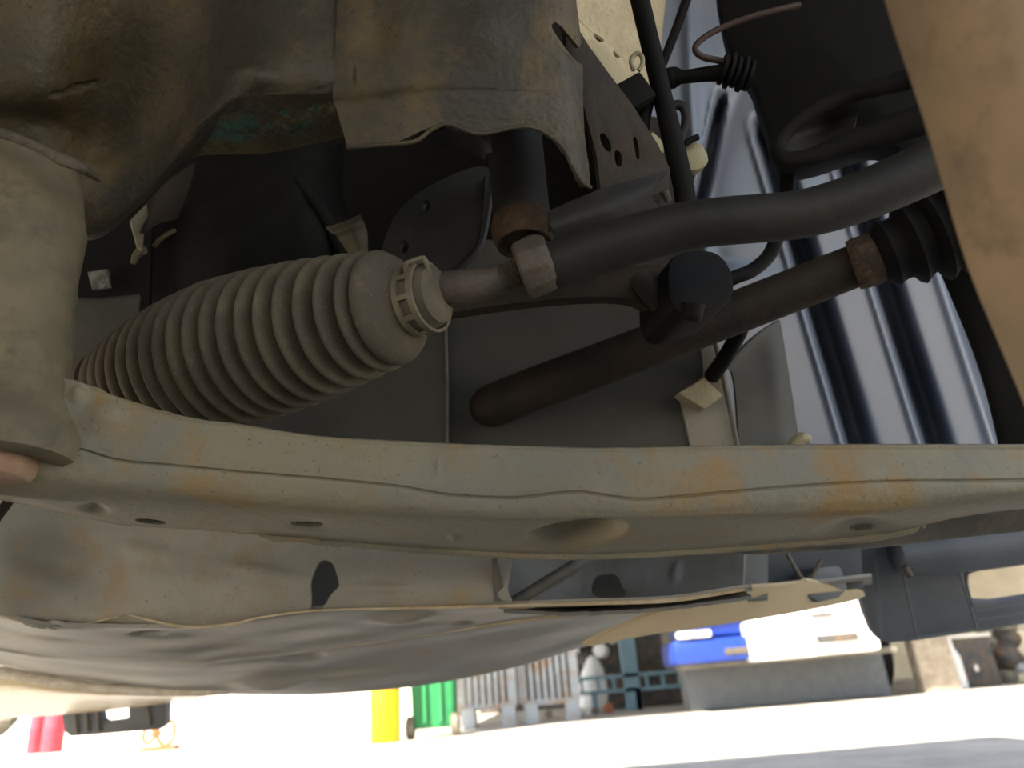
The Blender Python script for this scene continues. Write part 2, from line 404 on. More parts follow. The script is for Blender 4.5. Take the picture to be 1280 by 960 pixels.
arm_top = [[(684, 264, .405), (750, 237, .41), (836, 212, .42)], [(690, 285, .40), (760, 262, .405), (815, 240, .415)], [(700, 310, .41), (770, 290, .415), (826, 262, .425)]]
part('lower_flange', loft(arm_top, 30, 14, .004), DARKSTEEL, root)
rows = [[(276, 145, .3835), (322, 133, .3805), (370, 130, .380), (424, 127, .380)], [(270, 158, .392), (322, 147, .389), (372, 143, .389), (424, 138, .389)], [(262, 172, .402), (325, 166, .404), (375, 160, .404), (418, 150, .405)], [(248, 192, .422), (332, 186, .428), (380, 178, .428), (426, 168, .428)]]
for r in rows:
    for i, p in enumerate(r): r[i] = (p[0], p[1], p[2] - .0015)
part('corroded_patch', loft(rows, 50, 24, .001, rough_amp=.0008), CORRO, fp, label='blue-green corroded patch on the lower lip')

# sleeve (mounting post on the left)
root = thing('mounting_post', 'tan cylindrical mounting post with flared collar at left edge', 'mount', W(-10, 560, .33))
o = W(-10, 552, .335)
part('sleeve', lathe(o, (-.10, 0, 1), [(-.006, .027), (0, .0285), (.01, .0290), (.05, .0295), (.090, .0300), (.106, .0318), (.116, .0328), (.126, .0312), (.15, .029)], 64), TAN, root)
col = lathe(o, (0, 0, 1), [(-.008, .0215), (-.010, .0225), (-.012, .030), (-.010, .0350), (-.003, .0365), (.002, .0362), (.007, .0340), (.012, .0305), (.016, .0292), (.018, .0285)], 64)
part('collar', col, TAN, root)
bw = part('bolt_washer', lathe(o, (0, 0, 1), [(-.018, .0), (-.018, .017), (-.016, .0195), (-.009, .0212), (0, .0212)], 40), PINK, root, label='pinkish bolt washer inside the collar')
part('bolt_shank', lathe(o + np.array([-.006, 0, 0]), (0, 0, 1), [(-.062, .005), (-.059, .006), (-.036, .006), (-.03, .0085), (-.02, .009)], 24), PINK, bw)
part('weld_bead', tube([(-60, 158, .352), (0, 166, .352), (45, 183, .353), (75, 198, .354), (98, 208, .356), (124, 224, .372)], [4, 7, 6, 8, 7, 4], 12, 10), WELD, root, label='rough pale weld bead along the top')
part('stay_strip', tube([(-10, 655, .36), (14, 622, .36), (34, 588, .36)], [7, 7, 7], 8, 4, .4), DARKBROWN, root)

# ------------------------------------------------------------------ steering gear boot
a0, a1 = W(112, 492, .505), W(525, 374, .385)
ax = a1 - a0; L = np.linalg.norm(ax); ax = ax / L
def t_of(f): return f * L
prof = []
env = [(0, .022), (.05, .024), (.12, .029), (.25, .038), (.38, .0435), (.5, .0455), (.62, .0435), (.74, .040), (.84, .0355), (.92, .0318)]
def er(f): return float(np.interp(f, [e[0] for e in env], [e[1] for e in env]))
prof += [(-.04, .021), (-.01, .022), (0.0, .022)]
f = .045; k = 0
NR = 18
edges_f = [.10 + (.915 - .10) * ((i / NR) ** .97) for i in range(NR + 1)]
for i in range(NR):
    f0, f1 = edges_f[i], edges_f[i + 1]; w = f1 - f0; rr = er((f0 + f1) / 2); dpt = .0075 + .0045 * min(1, i / 6)
    for s, h in ((0, 0), (.14, .02), (.24, .18), (.32, .62), (.40, .9), (.52, 1), (.64, 1), (.76, .92), (.85, .64), (.92, .2), (.98, .02)):
        prof.append((t_of(f0 + w * s), rr - dpt * (1 - h)))
prof += [(t_of(.918), .0300), (t_of(.925), .0312), (t_of(.935), .0308), (t_of(.952), .0275), (t_of(.966), .0225), (t_of(.976), .0185), (t_of(.986), .0162), (t_of(1.02), .0150)]
root = thing('steering_boot', 'ribbed grey rubber bellows boot on the steering rack', 'boot', a0)
part('bellows', lathe(a0, ax, prof, 72), RUBBER, root, sharp=60)
part('inboard_band', lathe(a0, ax, [(t_of(.03), .0225), (t_of(.03), .0252), (t_of(.085), .0262), (t_of(.085), .0235)], 48), RUBBER, root)
part('neck', lathe(a0, ax, [(t_of(.97), .0150), (t_of(.98), .0172), (t_of(1.026), .0165), (t_of(1.032), .0152), (t_of(1.040), .0150), (t_of(1.044), .013), (t_of(1.046), .0115)], 48), RUBBER, root)
# spring clamp: two rims with windows between, and a square ear on top
xa = np.cross(ax, [0, 0, 1.0]); xa /= np.linalg.norm(xa); ya = np.cross(xa, ax); ya = ya if ya[2] > 0 else -ya
clamp = M3()
def ringseg(t0, t1, r0, r1, g0, g1, n, mesh):
    V = []; fs = []
    for i in range(n + 1):
        g = g0 + (g1 - g0) * i / n; dr = xa * math.cos(g) + ya * math.sin(g)
        for (t, r) in ((t0, r0), (t1, r0), (t1, r1), (t0, r1)): V.append(a0 + ax * t + dr * r)
    for i in range(n):
        for j in range(4): fs.append((i * 4 + j, i * 4 + (j + 1) % 4, i * 4 + 4 + (j + 1) % 4, i * 4 + 4 + j))
    fs.append((0, 1, 2, 3)); fs.append((n * 4 + 3, n * 4 + 2, n * 4 + 1, n * 4)); mesh.add(V, fs)
T0, T1 = t_of(.983), t_of(1.027)
wr = (T1 - T0) * .26
ringseg(T0, T0 + wr, .0175, .0192, 0, 2 * math.pi, 60, clamp)
ringseg(T1 - wr, T1, .0175, .0192, 0, 2 * math.pi, 60, clamp)
for g in (0.2, 1.2, 2.2, 3.0, 3.35, 4.15, 4.5, 5.3, 5.9):
    ringseg(T0 + wr * .8, T1 - wr * .8, .0177, .0190, g - .07, g + .07, 4, clamp)
bc = part('boot_clamp', clamp, CLAMP, root, label='zinc band clamp with windows')
ear = M3(); tm = (T0 + T1) / 2 - .003
ce = lambda du, dv: (520 + du, 334 + dv, .385)
cs = [(509, 345), (508, 330), (530, 322), (535, 337), (532, 352), (520, 356)]
part('clamp_ear', tube([(509, 352, .376), (508, 331, .374), (512, 328, .374), (527, 323, .374), (531, 325, .374), (536, 340, .375), (534, 356, .377)], 3.6, 8, 4), CLAMP, bc)

# ------------------------------------------------------------------ tie rod
root = thing('tie_rod', 'dark curved tie rod with weathered lock nut right of the boot', 'tie rod', W(660, 335, .385))
ir = part('inner_rod', tube([(540, 368, .392), (556, 363, .39), (580, 359, .388), (610, 353, .386), (632, 347, .386)], [22, 24, 23, 19, 17], 28), NUT, root)
thr = M3()
p0, p1 = W(625, 349, .386), W(668, 334, .385); ta = p1 - p0; tl = np.linalg.norm(ta)
tp = []
for i in range(15):
    tp += [(tl * i / 15, .0069), (tl * (i + .5) / 15, .0079)]
part('thread', lathe(p0, ta, tp, 28), NUT, ir)
nutm = M3(); q0, q1 = W(650, 340, .384), W(690, 324, .382); na = (q1 - q0); nl = np.linalg.norm(na)
lathe(q0, na, [(0, .011), (.0003, .0140), (.002, .0158), (nl * .55, .0162), (nl * .8, .0155), (nl, .0135)], 10, nutm)
part('lock_nut', nutm, NUT, root, bevel=.0008, label='weathered octagonal lock nut')
bar = [(676, 332, .384), (700, 329, .382), (740, 315, .38), (790, 300, .376), (850, 284, .372), (900, 277, .37), (950, 273, .37), (1000, 268, .37), (1050, 255, .37), (1100, 236, .37), (1150, 214, .37), (1210, 186, .37)]
part('outer_bar', tube(bar, [29, 30, 31, 31, 30, 30, 30, 30, 31, 32, 33, 34], 26, 6), DARKSTEEL, root)

# ------------------------------------------------------------------ upright sleeve with rusty flange behind the nut
root = thing('vertical_bush', 'dark upright steel sleeve with rusty ring above the lock nut', 'sleeve', W(652, 290, .44))
o = W(654, 290, .44); k = .44 / F
part('tube', lathe(o, (0, 0, 1), [(0, 32 * k), (.004, 36 * k), (.03, 36 * k), (.075, 37 * k), (.09, 37 * k)], 40), DARKSTEEL, root)
part('rust_ring', lathe(o, (0, 0, 1), [(-.004, 26 * k), (-.008, 28 * k), (-.009, 34 * k), (-.003, 39 * k), (.003, 40 * k), (.008, 38 * k), (.010, 34 * k)], 40), RUST, root, label='rust-orange ring')
part('bolt_end', lathe(o + np.array([.006, 0, 0]), (0, 0, 1), [(-.026, 15 * k), (-.024, 17 * k), (-.010, 17 * k), (-.006, 17 * k)], 6), NUT, root, bevel=.0006)

# triangular bracket plate with two holes, behind
root = thing('bracket_plate', 'dark rounded bracket plate with two small holes above the clamp', 'bracket', W(550, 280, .52))
ol = smooth_poly([(470, 345), (478, 305), (492, 270), (515, 245), (555, 222), (600, 205), (618, 214), (606, 300), (590, 322), (560, 345)], 2)
part('plate', plate(ol, [(480, 300, .53), (600, 220, .53), (600, 330, .50)], .005, [ell(533, 257, 5, 7), ell(505, 308, 6, 8)]), DULLDARK, root, bevel=.001)
part('edge_fold', tube([(607, 222, .525), (604, 270, .515), (598, 305, .507), (582, 325, .502), (560, 345, .5)], 3, 8), DARKSTEEL, root)

# ------------------------------------------------------------------ flat lower arm behind the tie rod
root = thing('stabiliser_link', 'dark flat link arm with brown foot behind the tie rod', 'link arm', W(760, 360, .47))
ol = smooth_poly([(520, 398), (560, 372), (640, 350), (720, 345), (800, 330), (840, 330), (846, 386), (839, 402), (828, 400), (806, 382), (780, 371), (720, 371), (640, 379), (560, 391)], 2)
part('arm', plate(ol, [(560, 380, .47), (840, 330, .46), (840, 400, .45)], .012), DARKBROWN, root, bevel=.003)
part('foot', tube([(800, 345, .455), (818, 370, .45), (835, 397, .448)], [16, 16, 8], 14), DARKBROWN, root)

# ball joint block + hose
root = thing('ball_joint', 'black ball joint housing under the tie rod with hose outlet', 'ball joint', W(880, 355, .44))
jm = plate(smooth_poly([(834, 334), (845, 313), (886, 310), (906, 320), (919, 344), (919, 371), (906, 379), (880, 387), (862, 392), (846, 388), (836, 370)], 1), [(840, 340, .435), (915, 345, .445), (880, 386, .43)], .045)
part('housing', jm, BLACK, root, bevel=.004)
part('stud', tube([(866, 380, .43), (864, 396, .43), (863, 402, .43)], [15, 14, 9], 16), BLACK, root)
solo('brake_hose', tube([(978, 180, .56), (984, 215, .56), (983, 250, .56), (975, 285, .56), (962, 318, .55), (940, 338, .54), (918, 347, .53), (900, 360, .53), (918, 395, .56), (926, 410, .58), (916, 430, .59), (903, 452, .6), (890, 470, .62)], [12, 10, 9, 9, 9, 9, 9, 9, 9, 10, 10, 10, 10], 14), BLACK,
     'black rubber hose curving down between tie rod and drive shaft', 'hose')

# ------------------------------------------------------------------ drive shaft
root = thing('drive_shaft', 'long dark drive shaft crossing behind below the tie rod', 'drive shaft', W(880, 400, .52))
part('shaft', tube([(585, 520, .70), (655, 491, .594), (760, 452, .56), (850, 418, .545), (960, 375, .53), (1080, 328, .51)], [27, 27, 27, 27, 27, 27], 28), DARKBROWN, root)
part('band', tube([(1066, 332, .508), (1075, 329, .506), (1092, 323, .504), (1102, 318, .502)], [31, 33, 33, 32], 28), RUST, root, label='rusty brown clamp band')
c0, c1 = W(1096, 322, .503), W(1240, 262, .48); ca = c1 - c0; cl = np.linalg.norm(ca); kk = .495 / F
cp = [(0, 33 * kk)]
for i, rr in enumerate((44, 54, 62, 70, 76)):
    cp += [(cl * (i + .15) / 5, 36 * kk + i * 5 * kk), (cl * (i + .35) / 5, rr * kk * .94), (cl * (i + .5) / 5, rr * kk), (cl * (i + .65) / 5, rr * kk * .94), (cl * (i + .95) / 5, 40 * kk + i * 6 * kk)]
cp += [(cl * 1.02, 66 * kk), (cl * 1.3, 66 * kk)]
part('joint_boot', lathe(c0, ca, cp, 40), BLACK, root, sharp=60, label='black ribbed joint boot')

# ------------------------------------------------------------------ knuckle / caliper at the top right
KNUCKLE = mat('matt_black_casting', (24, 23, 21), (30, 28, 25), scale=20, rough=.8, bump=.15, spec=.25)
root = thing('steering_knuckle', 'black steering knuckle hanging at the top right', 'knuckle', W(1030, 100, .5))
ol = smooth_poly([(886, -60), (1120, -60), (1150, 60), (1180, 150), (1200, 240), (1150, 220), (1128, 186), (1105, 176), (1070, 186), (1020, 204), (988, 208), (966, 196), (962, 165), (944, 112), (938, 92), (914, 62), (902, 30)], 2)
part('body', plate(ol, [(900, 0, .54), (1150, 0, .50), (980, 200, .53)], .05), BLACK, root, bevel=.006)
part('ring', tube([(1185, 82, .45), (1140, 98, .47), (1096, 110, .478), (1052, 122, .486), (1014, 140, .49), (984, 164, .492), (973, 186, .49), (983, 199, .485), (1014, 196, .48), (1052, 182, .475), (1095, 168, .47), (1150, 150, .46)], [16, 14, 11, 9, 9, 9, 10, 10, 11, 14, 18, 20], 14, 8), KNUCKLE, root)
part('cup', loft([[(1000, 150, .493), (1030, 135, .493), (1074, 124, .49)], [(988, 170, .5), (1030, 158, .51), (1070, 148, .5)], [(980, 192, .497), (1022, 186, .5), (1064, 170, .495)]], 24, 14, .003), DARKSTEEL, root)
root = thing('wheel_sensor', 'black sensor plug with ribbed body and thin looped wire', 'sensor', W(900, 92, .48))
part('stem', tube([(828, 99, .49), (836, 98, .49), (844, 97, .49), (850, 97, .488), (880, 93, .485), (912, 90, .48)], [10, 13, 13, 8, 9, 11], 16), BLACK, root)
rb = M3()
for i in range(5):
    s = i / 4; tube([(902 + i * 8, 86 + i * 2, .478), (906 + i * 8, 87 + i * 2, .478)], [19 + (i % 2) * 3] * 2, 14, 2, mesh=rb)
part('ribbed_body', rb, BLACK, root)
part('wire', tube([(1000, 6, .47), (965, 14, .47), (930, 24, .472), (895, 38, .474), (874, 52, .475), (869, 62, .476), (878, 71, .477), (900, 76, .478), (918, 80, .479)], 4, 10), mat('brown_wire', (74, 56, 50), rough=.6, bump=0), root)

# black sheet filling the dark area at the right
rows = [[(1120, 150, .56), (1160, 130, .555), (1220, 130, .55), (1330, 130, .54)], [(1128, 230, .565), (1180, 260, .56), (1240, 260, .55), (1340, 260, .54)],
        [(1175, 340, .575), (1210, 360, .57), (1260, 360, .56), (1350, 360, .55)], [(1226, 470, .59), (1240, 470, .585), (1280, 470, .58), (1360, 470, .57)], [(1262, 620, .61), (1275, 620, .605), (1300, 620, .6), (1380, 620, .59)]]
solo('black_sheet', loft(rows, 30, 40, .003), BLACK, 'black sheet along the right edge behind the tan arm', 'shield')

# near arm at the right edge (out of focus)
C = np.array([W(u, v, .205) for u, v in ((1205, -160), (1246, -20), (1280, 80), (1310, 180), (1343, 290), (1388, 400), (1438, 520), (1492, 650), (1570, 840), (1660, 1060))])
C = catmull(C, 40)
solo('suspension_arm', sweep(C, np.full(40, .0225), 40, 1.0, shape=.5), STRIP, 'blurred tan suspension arm close up at the right edge', 'arm')

# ------------------------------------------------------------------ inner body: pale panel, rod, brackets
root = thing('inner_wing', 'pale painted inner body panel behind the black upright rod', 'body panel', W(770, 50, .52))
ol = [(690, -60), (838, -60), (828, 40), (822, 110), (812, 150), (790, 118), (776, 72), (752, 47), (735, 36), (714, 14)]
part('panel', plate(ol, [(714, 0, .53), (840, 0, .55), (790, 118, .53)], .003), PALE, root)
rows = [[(708, 10, .53), (735, 36, .53), (752, 47, .53), (776, 72, .528), (792, 120, .526)], [(712, 40, .515), (728, 62, .512), (745, 80, .51), (765, 100, .512), (786, 132, .515)], [(716, 70, .52), (734, 90, .52), (750, 110, .52), (770, 135, .52), (796, 160, .52)]]
part('dark_strip', tube([(872, -40, .54), (858, 0, .54), (846, 34, .54), (832, 70, .54), (818, 105, .54)], 6, 10), BLACK, root)  # black tube along the dark line beside the panel
part('rolled_flange', loft(rows, 40, 18, .003, holes=[ell(749, 46, 8, 5, 45), ell(771, 67, 6, 4, 60)]), PALE, root)
rows = [[(770, 110, .53), (800, 140, .53), (842, 150, .53)], [(780, 170, .525), (812, 180, .525), (846, 190, .525)], [(800, 240, .52), (822, 240, .52), (848, 240, .52)], [(790, 275, .515), (825, 270, .515), (862, 265, .515)]]
part('lower_web', loft(rows, 20, 20, .003, rough_amp=.0005), BROWN, root)
root = thing('upright_rod', 'black upright rod with clamp block running up past the liner', 'rod', W(830, 130, .46))
part('rod', tube([(790, -50, .47), (800, 0, .47), (814, 60, .468), (828, 120, .466), (842, 180, .464), (854, 232, .462), (860, 275, .46)], [12, 12, 12, 12, 13, 13, 13], 18), BLACK, root)
cb = plate([(764, 108), (800, 88), (822, 118), (776, 144)], [(764, 108, .45), (800, 88, .45), (776, 144, .45)], .02)
part('clamp_block', cb, BLACK, root, bevel=.002)
part('ring_clip', tube([(792, 88, .46), (789, 76, .46), (795, 67, .46), (802, 70, .46), (803, 80, .46), (798, 88, .46)], 3, 8), CLIPC, root)
part('hose', tube([(812, 118, .47), (806, 140, .47), (803, 165, .47), (808, 178, .47)], 9, 12), BLACK, root)
part('hook', tube([(838, 134, .47), (848, 131, .47), (856, 138, .47), (857, 155, .47), (851, 172, .47), (846, 185, .47)], 6, 10), DARKSTEEL, root)
root = thing('cable_clip', 'small cream plastic clip on the black upright rod', 'clip', W(870, 192, .47))
part('body', plate(smooth_poly([(852, 182), (874, 174), (888, 196), (882, 210), (862, 215), (854, 205)], 1), [(852, 180, .475), (885, 180, .475), (860, 215, .475)], .014), CLIPC, root, bevel=.003)
part('tab', tube([(856, 180, .47), (866, 174, .47), (873, 171, .47)], 4, 8), BLACK, root)
part('foot_clip', tube([(812, 170, .46), (822, 180, .46), (826, 192, .46)], [6, 6, 4], 8), CLIPC, root)
solo('pipe_clip', tube([(808, 228, .455), (820, 226, .455), (830, 240, .455), (836, 252, .455)], [5, 5, 6, 4], 8), NUT, 'tiny metal pipe clip just above the tie rod', 'clip')

# ------------------------------------------------------------------ fender liner with three ribs
def liner_rows():
    rows = []
    vs = np.linspace(-90, 605, 46)
    us = np.linspace(790, 1480, 190)
    for v in vs:
        row = []
        for u in us:
            d = .70 + .20 * (u - 850) / 450 + .00022 * (v - 300) * 0 + .06 * ((v - 420) / 500.0) ** 2
            def rib(u0, v0, u1, v1, vt, w, depth, vb=900):
                t = (v - v0) / (v1 - v0); uc = u0 + (u1 - u0) * t
                x = (u - uc) / w
                e = np.clip((v - vt) / 22.0, 0, 1)
                g = (1 / (1 + math.exp(-(x + .5) * 14))) * (1 / (1 + math.exp((x - .5) * 9)))
                lip = math.exp(-((x + .75) / .18) ** 2) * -.10
                return (g + lip) * depth * e
            d += rib(955, 155, 1073, 555, 148, 27, .07)
            d += rib(906, 100, 874, 250, 112, 13, .05) if v < 300 else 0
            d += rib(1058, 200, 1170, 555, -200, 27, .07)
            d += rib(1160, 200, 1275, 555, -200, 44, .09)
            # long curved fold in the upper left
            uc = 905 + 25 * math.exp(-((v - 60) / 90.0) ** 2) - .16 * (v - 60)
            if v < 330:
                d += .036 * (1 / (1 + math.exp(-(u - uc) / 5))) * math.exp(-max(0, u - uc) / 40)
                uc2 = 862 + .0011 * (v - 10) ** 2 * .2
                d -= .012 * math.exp(-((u - uc2) / 9) ** 2)
            row.append((u, v, d))
        rows.append(row)
    return rows
root = thing('fender_liner', 'silver grey plastic fender liner with long pressed ribs at right', 'fender liner', W(1080, 400, .72))
part('liner', loft(liner_rows(), 380, 130, .003), LINER, root, sharp=70)
part('clip', tube([(984, 566, .66), (992, 556, .66), (1003, 548, .66), (1012, 550, .66)], [3, 7, 8, 6], 10), CLIPC, root)
rows = [[(908, 458, .65), (932, 432, .65), (955, 412, .66), (975, 400, .68)], [(918, 478, .66), (945, 455, .665), (968, 440, .67), (982, 440, .69)], [(926, 580, .66), (960, 580, .67), (985, 580, .68), (1004, 580, .70)]]
part('fold_panel', loft(rows, 30, 30, .003), PANELGREY, root)

# vertical rail with foam pad
root = thing('radiator_rail', 'grey upright rail behind the beam below the drive shaft', 'rail', W(890, 500, .63))
rl = part('rail', plate([(872, 400), (890, 400), (926, 575), (867, 575), (850, 497), (880, 470)], [(872, 430, .63), (893, 425, .63), (900, 575, .62)], .012), PALEHAZE, root, bevel=.002)
part('rail_lip', tube([(888, 400, .626), (908, 490, .62), (925, 575, .615)], 3.5, 8), GREYSTEEL, rl)
solo('foam_pad', plate([(848, 491), (880, 472), (905, 494), (881, 511)], [(848, 491, .60), (880, 472, .61), (881, 511, .60)], .012), FOAM, 'square tan foam pad stuck on the upright rail', 'foam pad', bevel=.0015)

# ------------------------------------------------------------------ dark engine bay behind
root = thing('gearbox', 'dark gearbox casting in the shadow behind the bellows', 'gearbox', W(300, 300, .66))
rows = [[(170, 150, .74), (260, 150, .70), (340, 150, .68), (400, 180, .70), (430, 180, .8)], [(180, 230, .72), (260, 230, .66), (330, 230, .64), (390, 245, .66), (430, 250, .8)],
        [(170, 310, .70), (260, 310, .63), (340, 300, .63), (412, 300, .66), (450, 300, .8)], [(150, 420, .72), (260, 420, .66), (350, 420, .66), (430, 420, .68), (470, 420, .8)], [(150, 520, .76), (260, 520, .72), (350, 520, .72), (430, 520, .74), (470, 520, .8)]]
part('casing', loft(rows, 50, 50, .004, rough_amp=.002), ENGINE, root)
part('flange_rib', tube([(372, 225, .65), (400, 262, .655), (424, 306, .66), (440, 340, .66)], 9, 10), ENGINE, root)
rows = [[(60, 120, .86), (300, 120, .92), (600, 120, .92), (880, 120, .90)], [(60, 320, .86), (300, 320, .9), (600, 320, .9), (880, 320, .88)], [(60, 640, .84), (300, 640, .86), (600, 640, .86), (880, 640, .84)]]
solo('bay_backdrop', loft(rows, 60, 40, .01, rough_amp=.006), ENGINE, 'black backdrop sheet deep in the bay behind everything', 'engine')  # added black sheet that closes off the bay and keeps it dark
solo('skid_panel', plate([(558, 300), (880, 300), (880, 640), (555, 640)], [(558, 400, .65), (860, 400, .635), (560, 640, .635)], .004), PANELGREY, 'dark flat panel behind the drive shaft', 'panel')
root = thing('heat_shield', 'grey shield panel below the bellows with a bright vertical seam', 'shield', W(470, 500, .62))
rows = [[(250, 400, .66), (400, 400, .66), (500, 400, .65), (558, 400, .64)], [(250, 520, .64), (400, 500, .66), (500, 500, .645), (559, 500, .63)], [(250, 640, .62), (400, 640, .65), (500, 640, .635), (557, 640, .62)]]
part('panel', loft(rows, 40, 30, .003), PANELGREY, root)
part('seam', tube([(556, 395, .638), (558, 440, .634), (559, 500, .628), (558, 640, .618)], 2.0, 8), GREYSTEEL, root)
root = thing('side_plate', 'dull grey plate between the mounting post and the bellows', 'plate', W(130, 420, .6))
rows = [[(70, 372, .6), (120, 374, .6), (174, 368, .6)], [(70, 376, .59), (120, 378, .59), (174, 372, .59)], [(70, 440, .6), (120, 440, .6), (172, 415, .6)], [(70, 520, .61), (120, 520, .61), (170, 520, .61)]]
part('plate', loft(rows, 24, 24, .003), PANELGREY, root)
part('dark_backing', plate([(60, 270), (190, 270), (186, 400), (60, 400)], [(60, 300, .64), (190, 300, .64), (60, 400, .64)], .004), ENGINE, root)
solo('foil_tag', plate([(109, 340), (134, 336), (137, 359), (115, 362)], [(109, 340, .625), (134, 336, .625), (115, 362, .622)], .003), mat('crumpled_foil', (150, 146, 138), (96, 94, 88), scale=120, rough=.4, bump=1.0, bscale=160),
     'small crumpled silver tag beside the mounting post', 'tag', bevel=.0005)
root = thing('tan_bracket', 'bright tan folded bracket peeking out under the subframe', 'bracket', W(190, 260, .56))
part('face', plate([(163, 275), (183, 255), (190, 262), (180, 290), (178, 312), (172, 308)], [(163, 275, .55), (183, 255, .56), (178, 312, .55)], .003), FOAM, root)
rows = [[(183, 254, .56), (210, 226, .57), (245, 205, .58)], [(186, 272, .555), (205, 255, .57), (235, 240, .59)], [(180, 292, .55), (198, 280, .57), (222, 274, .6)]]
part('fold', loft(rows, 20, 14, .003), DARKBROWN, root)
part('tip', tube([(166, 330, .56), (170, 320, .56), (178, 312, .56), (180, 318, .56)], [3, 5, 6, 3], 8), TAN, root)
part('edge', tube([(192, 308, .56), (204, 296, .56), (218, 288, .57)], 3, 8), BROWN, root)
root = thing('pipe_bracket', 'small tan ribbed bracket above the middle of the bellows', 'bracket', W(440, 295, .54))
rows = [[(407, 284, .54), (432, 276, .535), (450, 268, .54)], [(418, 292, .532), (438, 284, .528), (454, 276, .533)], [(424, 300, .54), (442, 294, .535), (459, 290, .54)], [(438, 320, .535), (450, 320, .53), (460, 314, .536)]]
part('bracket', loft(rows, 20, 20, .003), TAN, root)

# ------------------------------------------------------------------ the lower beam
root = thing('crossbeam', 'wide ochre-stained steel crossbeam running right across the frame', 'beam', W(640, 620, .42))
U = [(-30, 0), (85, 0), (150, 0), (230, 0), (300, 0), (400, 0), (500, 0), (560, 0), (640, 0), (720, 0), (800, 0), (900, 0), (1000, 0), (1100, 0), (1200, 0), (1300, 0), (1420, 0), (1600, 0), (1780, 0)]
us = [u[0] for u in U]
top = np.interp(us, [-30, 85, 100, 150, 230, 300, 400, 560, 750, 850, 930, 1080, 1280, 1420], [462, 474, 477, 497, 520, 530, 545, 554, 560, 558, 556, 555, 555, 556])
seam = np.interp(us, [-30, 95, 120, 200, 300, 400, 480, 560, 640, 700, 740, 790, 850, 950, 1100, 1280, 1420], [548, 560, 573, 580, 590, 598, 605, 618, 622, 613, 617, 624, 622, 610, 602, 600, 600])
fold = np.interp(us, [-30, 60, 200, 300, 400, 500, 640, 800, 1000, 1100, 1160, 1280, 1420], [612, 618, 628, 636, 642, 648, 654, 652, 646, 642, 634, 622, 615])
bot = np.interp(us, [-30, 20, 60, 150, 240, 330, 400, 540, 690, 780, 860, 950, 1030, 1110, 1160, 1200, 1280, 1420], [618, 625, 637, 655, 661, 668, 675, 686, 694, 692, 688, 681, 675, 668, 658, 646, 635, 630])
dt = np.interp(us, [-30, 300, 640, 1000, 1420], [.345, .375, .40, .42, .44])
hor = lambda u: 870 - (u - 640) * math.tan(ROLL)
rows = []
rows.append([(u, t + 6, d + .05) for u, t, d in zip(us, top, dt)])
rows.append([(u, t, d) for u, t, d in zip(us, top, dt)])
rows.append([(u, t + 10, d - .006) for u, t, d in zip(us, top, dt)])
rows.append([(u, s - 12, d - .013) for u, s, d in zip(us, seam, dt)])
rows.append([(u, s - 3, d - .015) for u, s, d in zip(us, seam, dt)])
rows.append([(u, s, d - .0140) for u, s, d in zip(us, seam, dt)])
rows.append([(u, s + 4, d - .0165) for u, s, d in zip(us, seam, dt)])
rows.append([(u, s * .35 + f_ * .65, d - .016) for u, s, f_, d in zip(us, seam, fold, dt)])
rows.append([(u, f_, d - .008) for u, f_, d in zip(us, fold, dt)])
db = [(d - .008) * (hor(u) - f_) / (hor(u) - b) for u, f_, b, d in zip(us, fold, bot, dt)]
rows.append([(u, f_ * .5 + b * .5, (d - .008) * .5 + e * .5 - .004) for u, f_, b, d, e in zip(us, fold, bot, dt, db)])
rows.append([(u, b - 1, e) for u, b, e in zip(us, bot, db)])
rows.append([(u, b, e + .004) for u, b, e in zip(us, bot, db)])
rows.append([(u, b - 10, e + .012) for u, b, e in zip(us, bot, db)])
hol = [ell(384, 655, 21, 4, 2), ell(188, 652, 20, 3.2, 6), ell(1078, 659, 17, 5, -4)]
dn = [(720, 667, 68, 17, -7, .016, 2.6), (384, 655, 40, 9, 2, .002), (1075, 659, 60, 16, -4, .005), (118, 636, 26, 8, 10, .003), (567, 671, 8, 5, 0, -.003), (548, 585, 5, 10, 0, -.002),
      (130, 520, 40, 30, 0, -.004), (98, 492, 16, 14, 0, -.004)]
part('beam', loft(rows, 330, 100, .003, holes=hol, dents=dn, rough_amp=.00018), BEAM, root, sharp=50)
rows = [[(790, 672, .50), (860, 670, .50), (960, 664, .50), (1100, 650, .50), (1180, 630, .50), (1300, 615, .5)], [(800, 688, .52), (860, 688, .52), (960, 683, .52), (1100, 672, .52), (1190, 655, .52), (1300, 645, .52)], [(830, 692, .53), (880, 694, .53), (970, 692, .53), (1100, 684, .53), (1200, 672, .53), (1300, 662, .53)], [(830, 690, .55), (880, 690, .55), (970, 688, .55), (1100, 680, .55), (1200, 668, .55), (1300, 658, .55)]]
part('lower_lip', loft(rows, 60, 16, .003), GREYSTEEL, root)

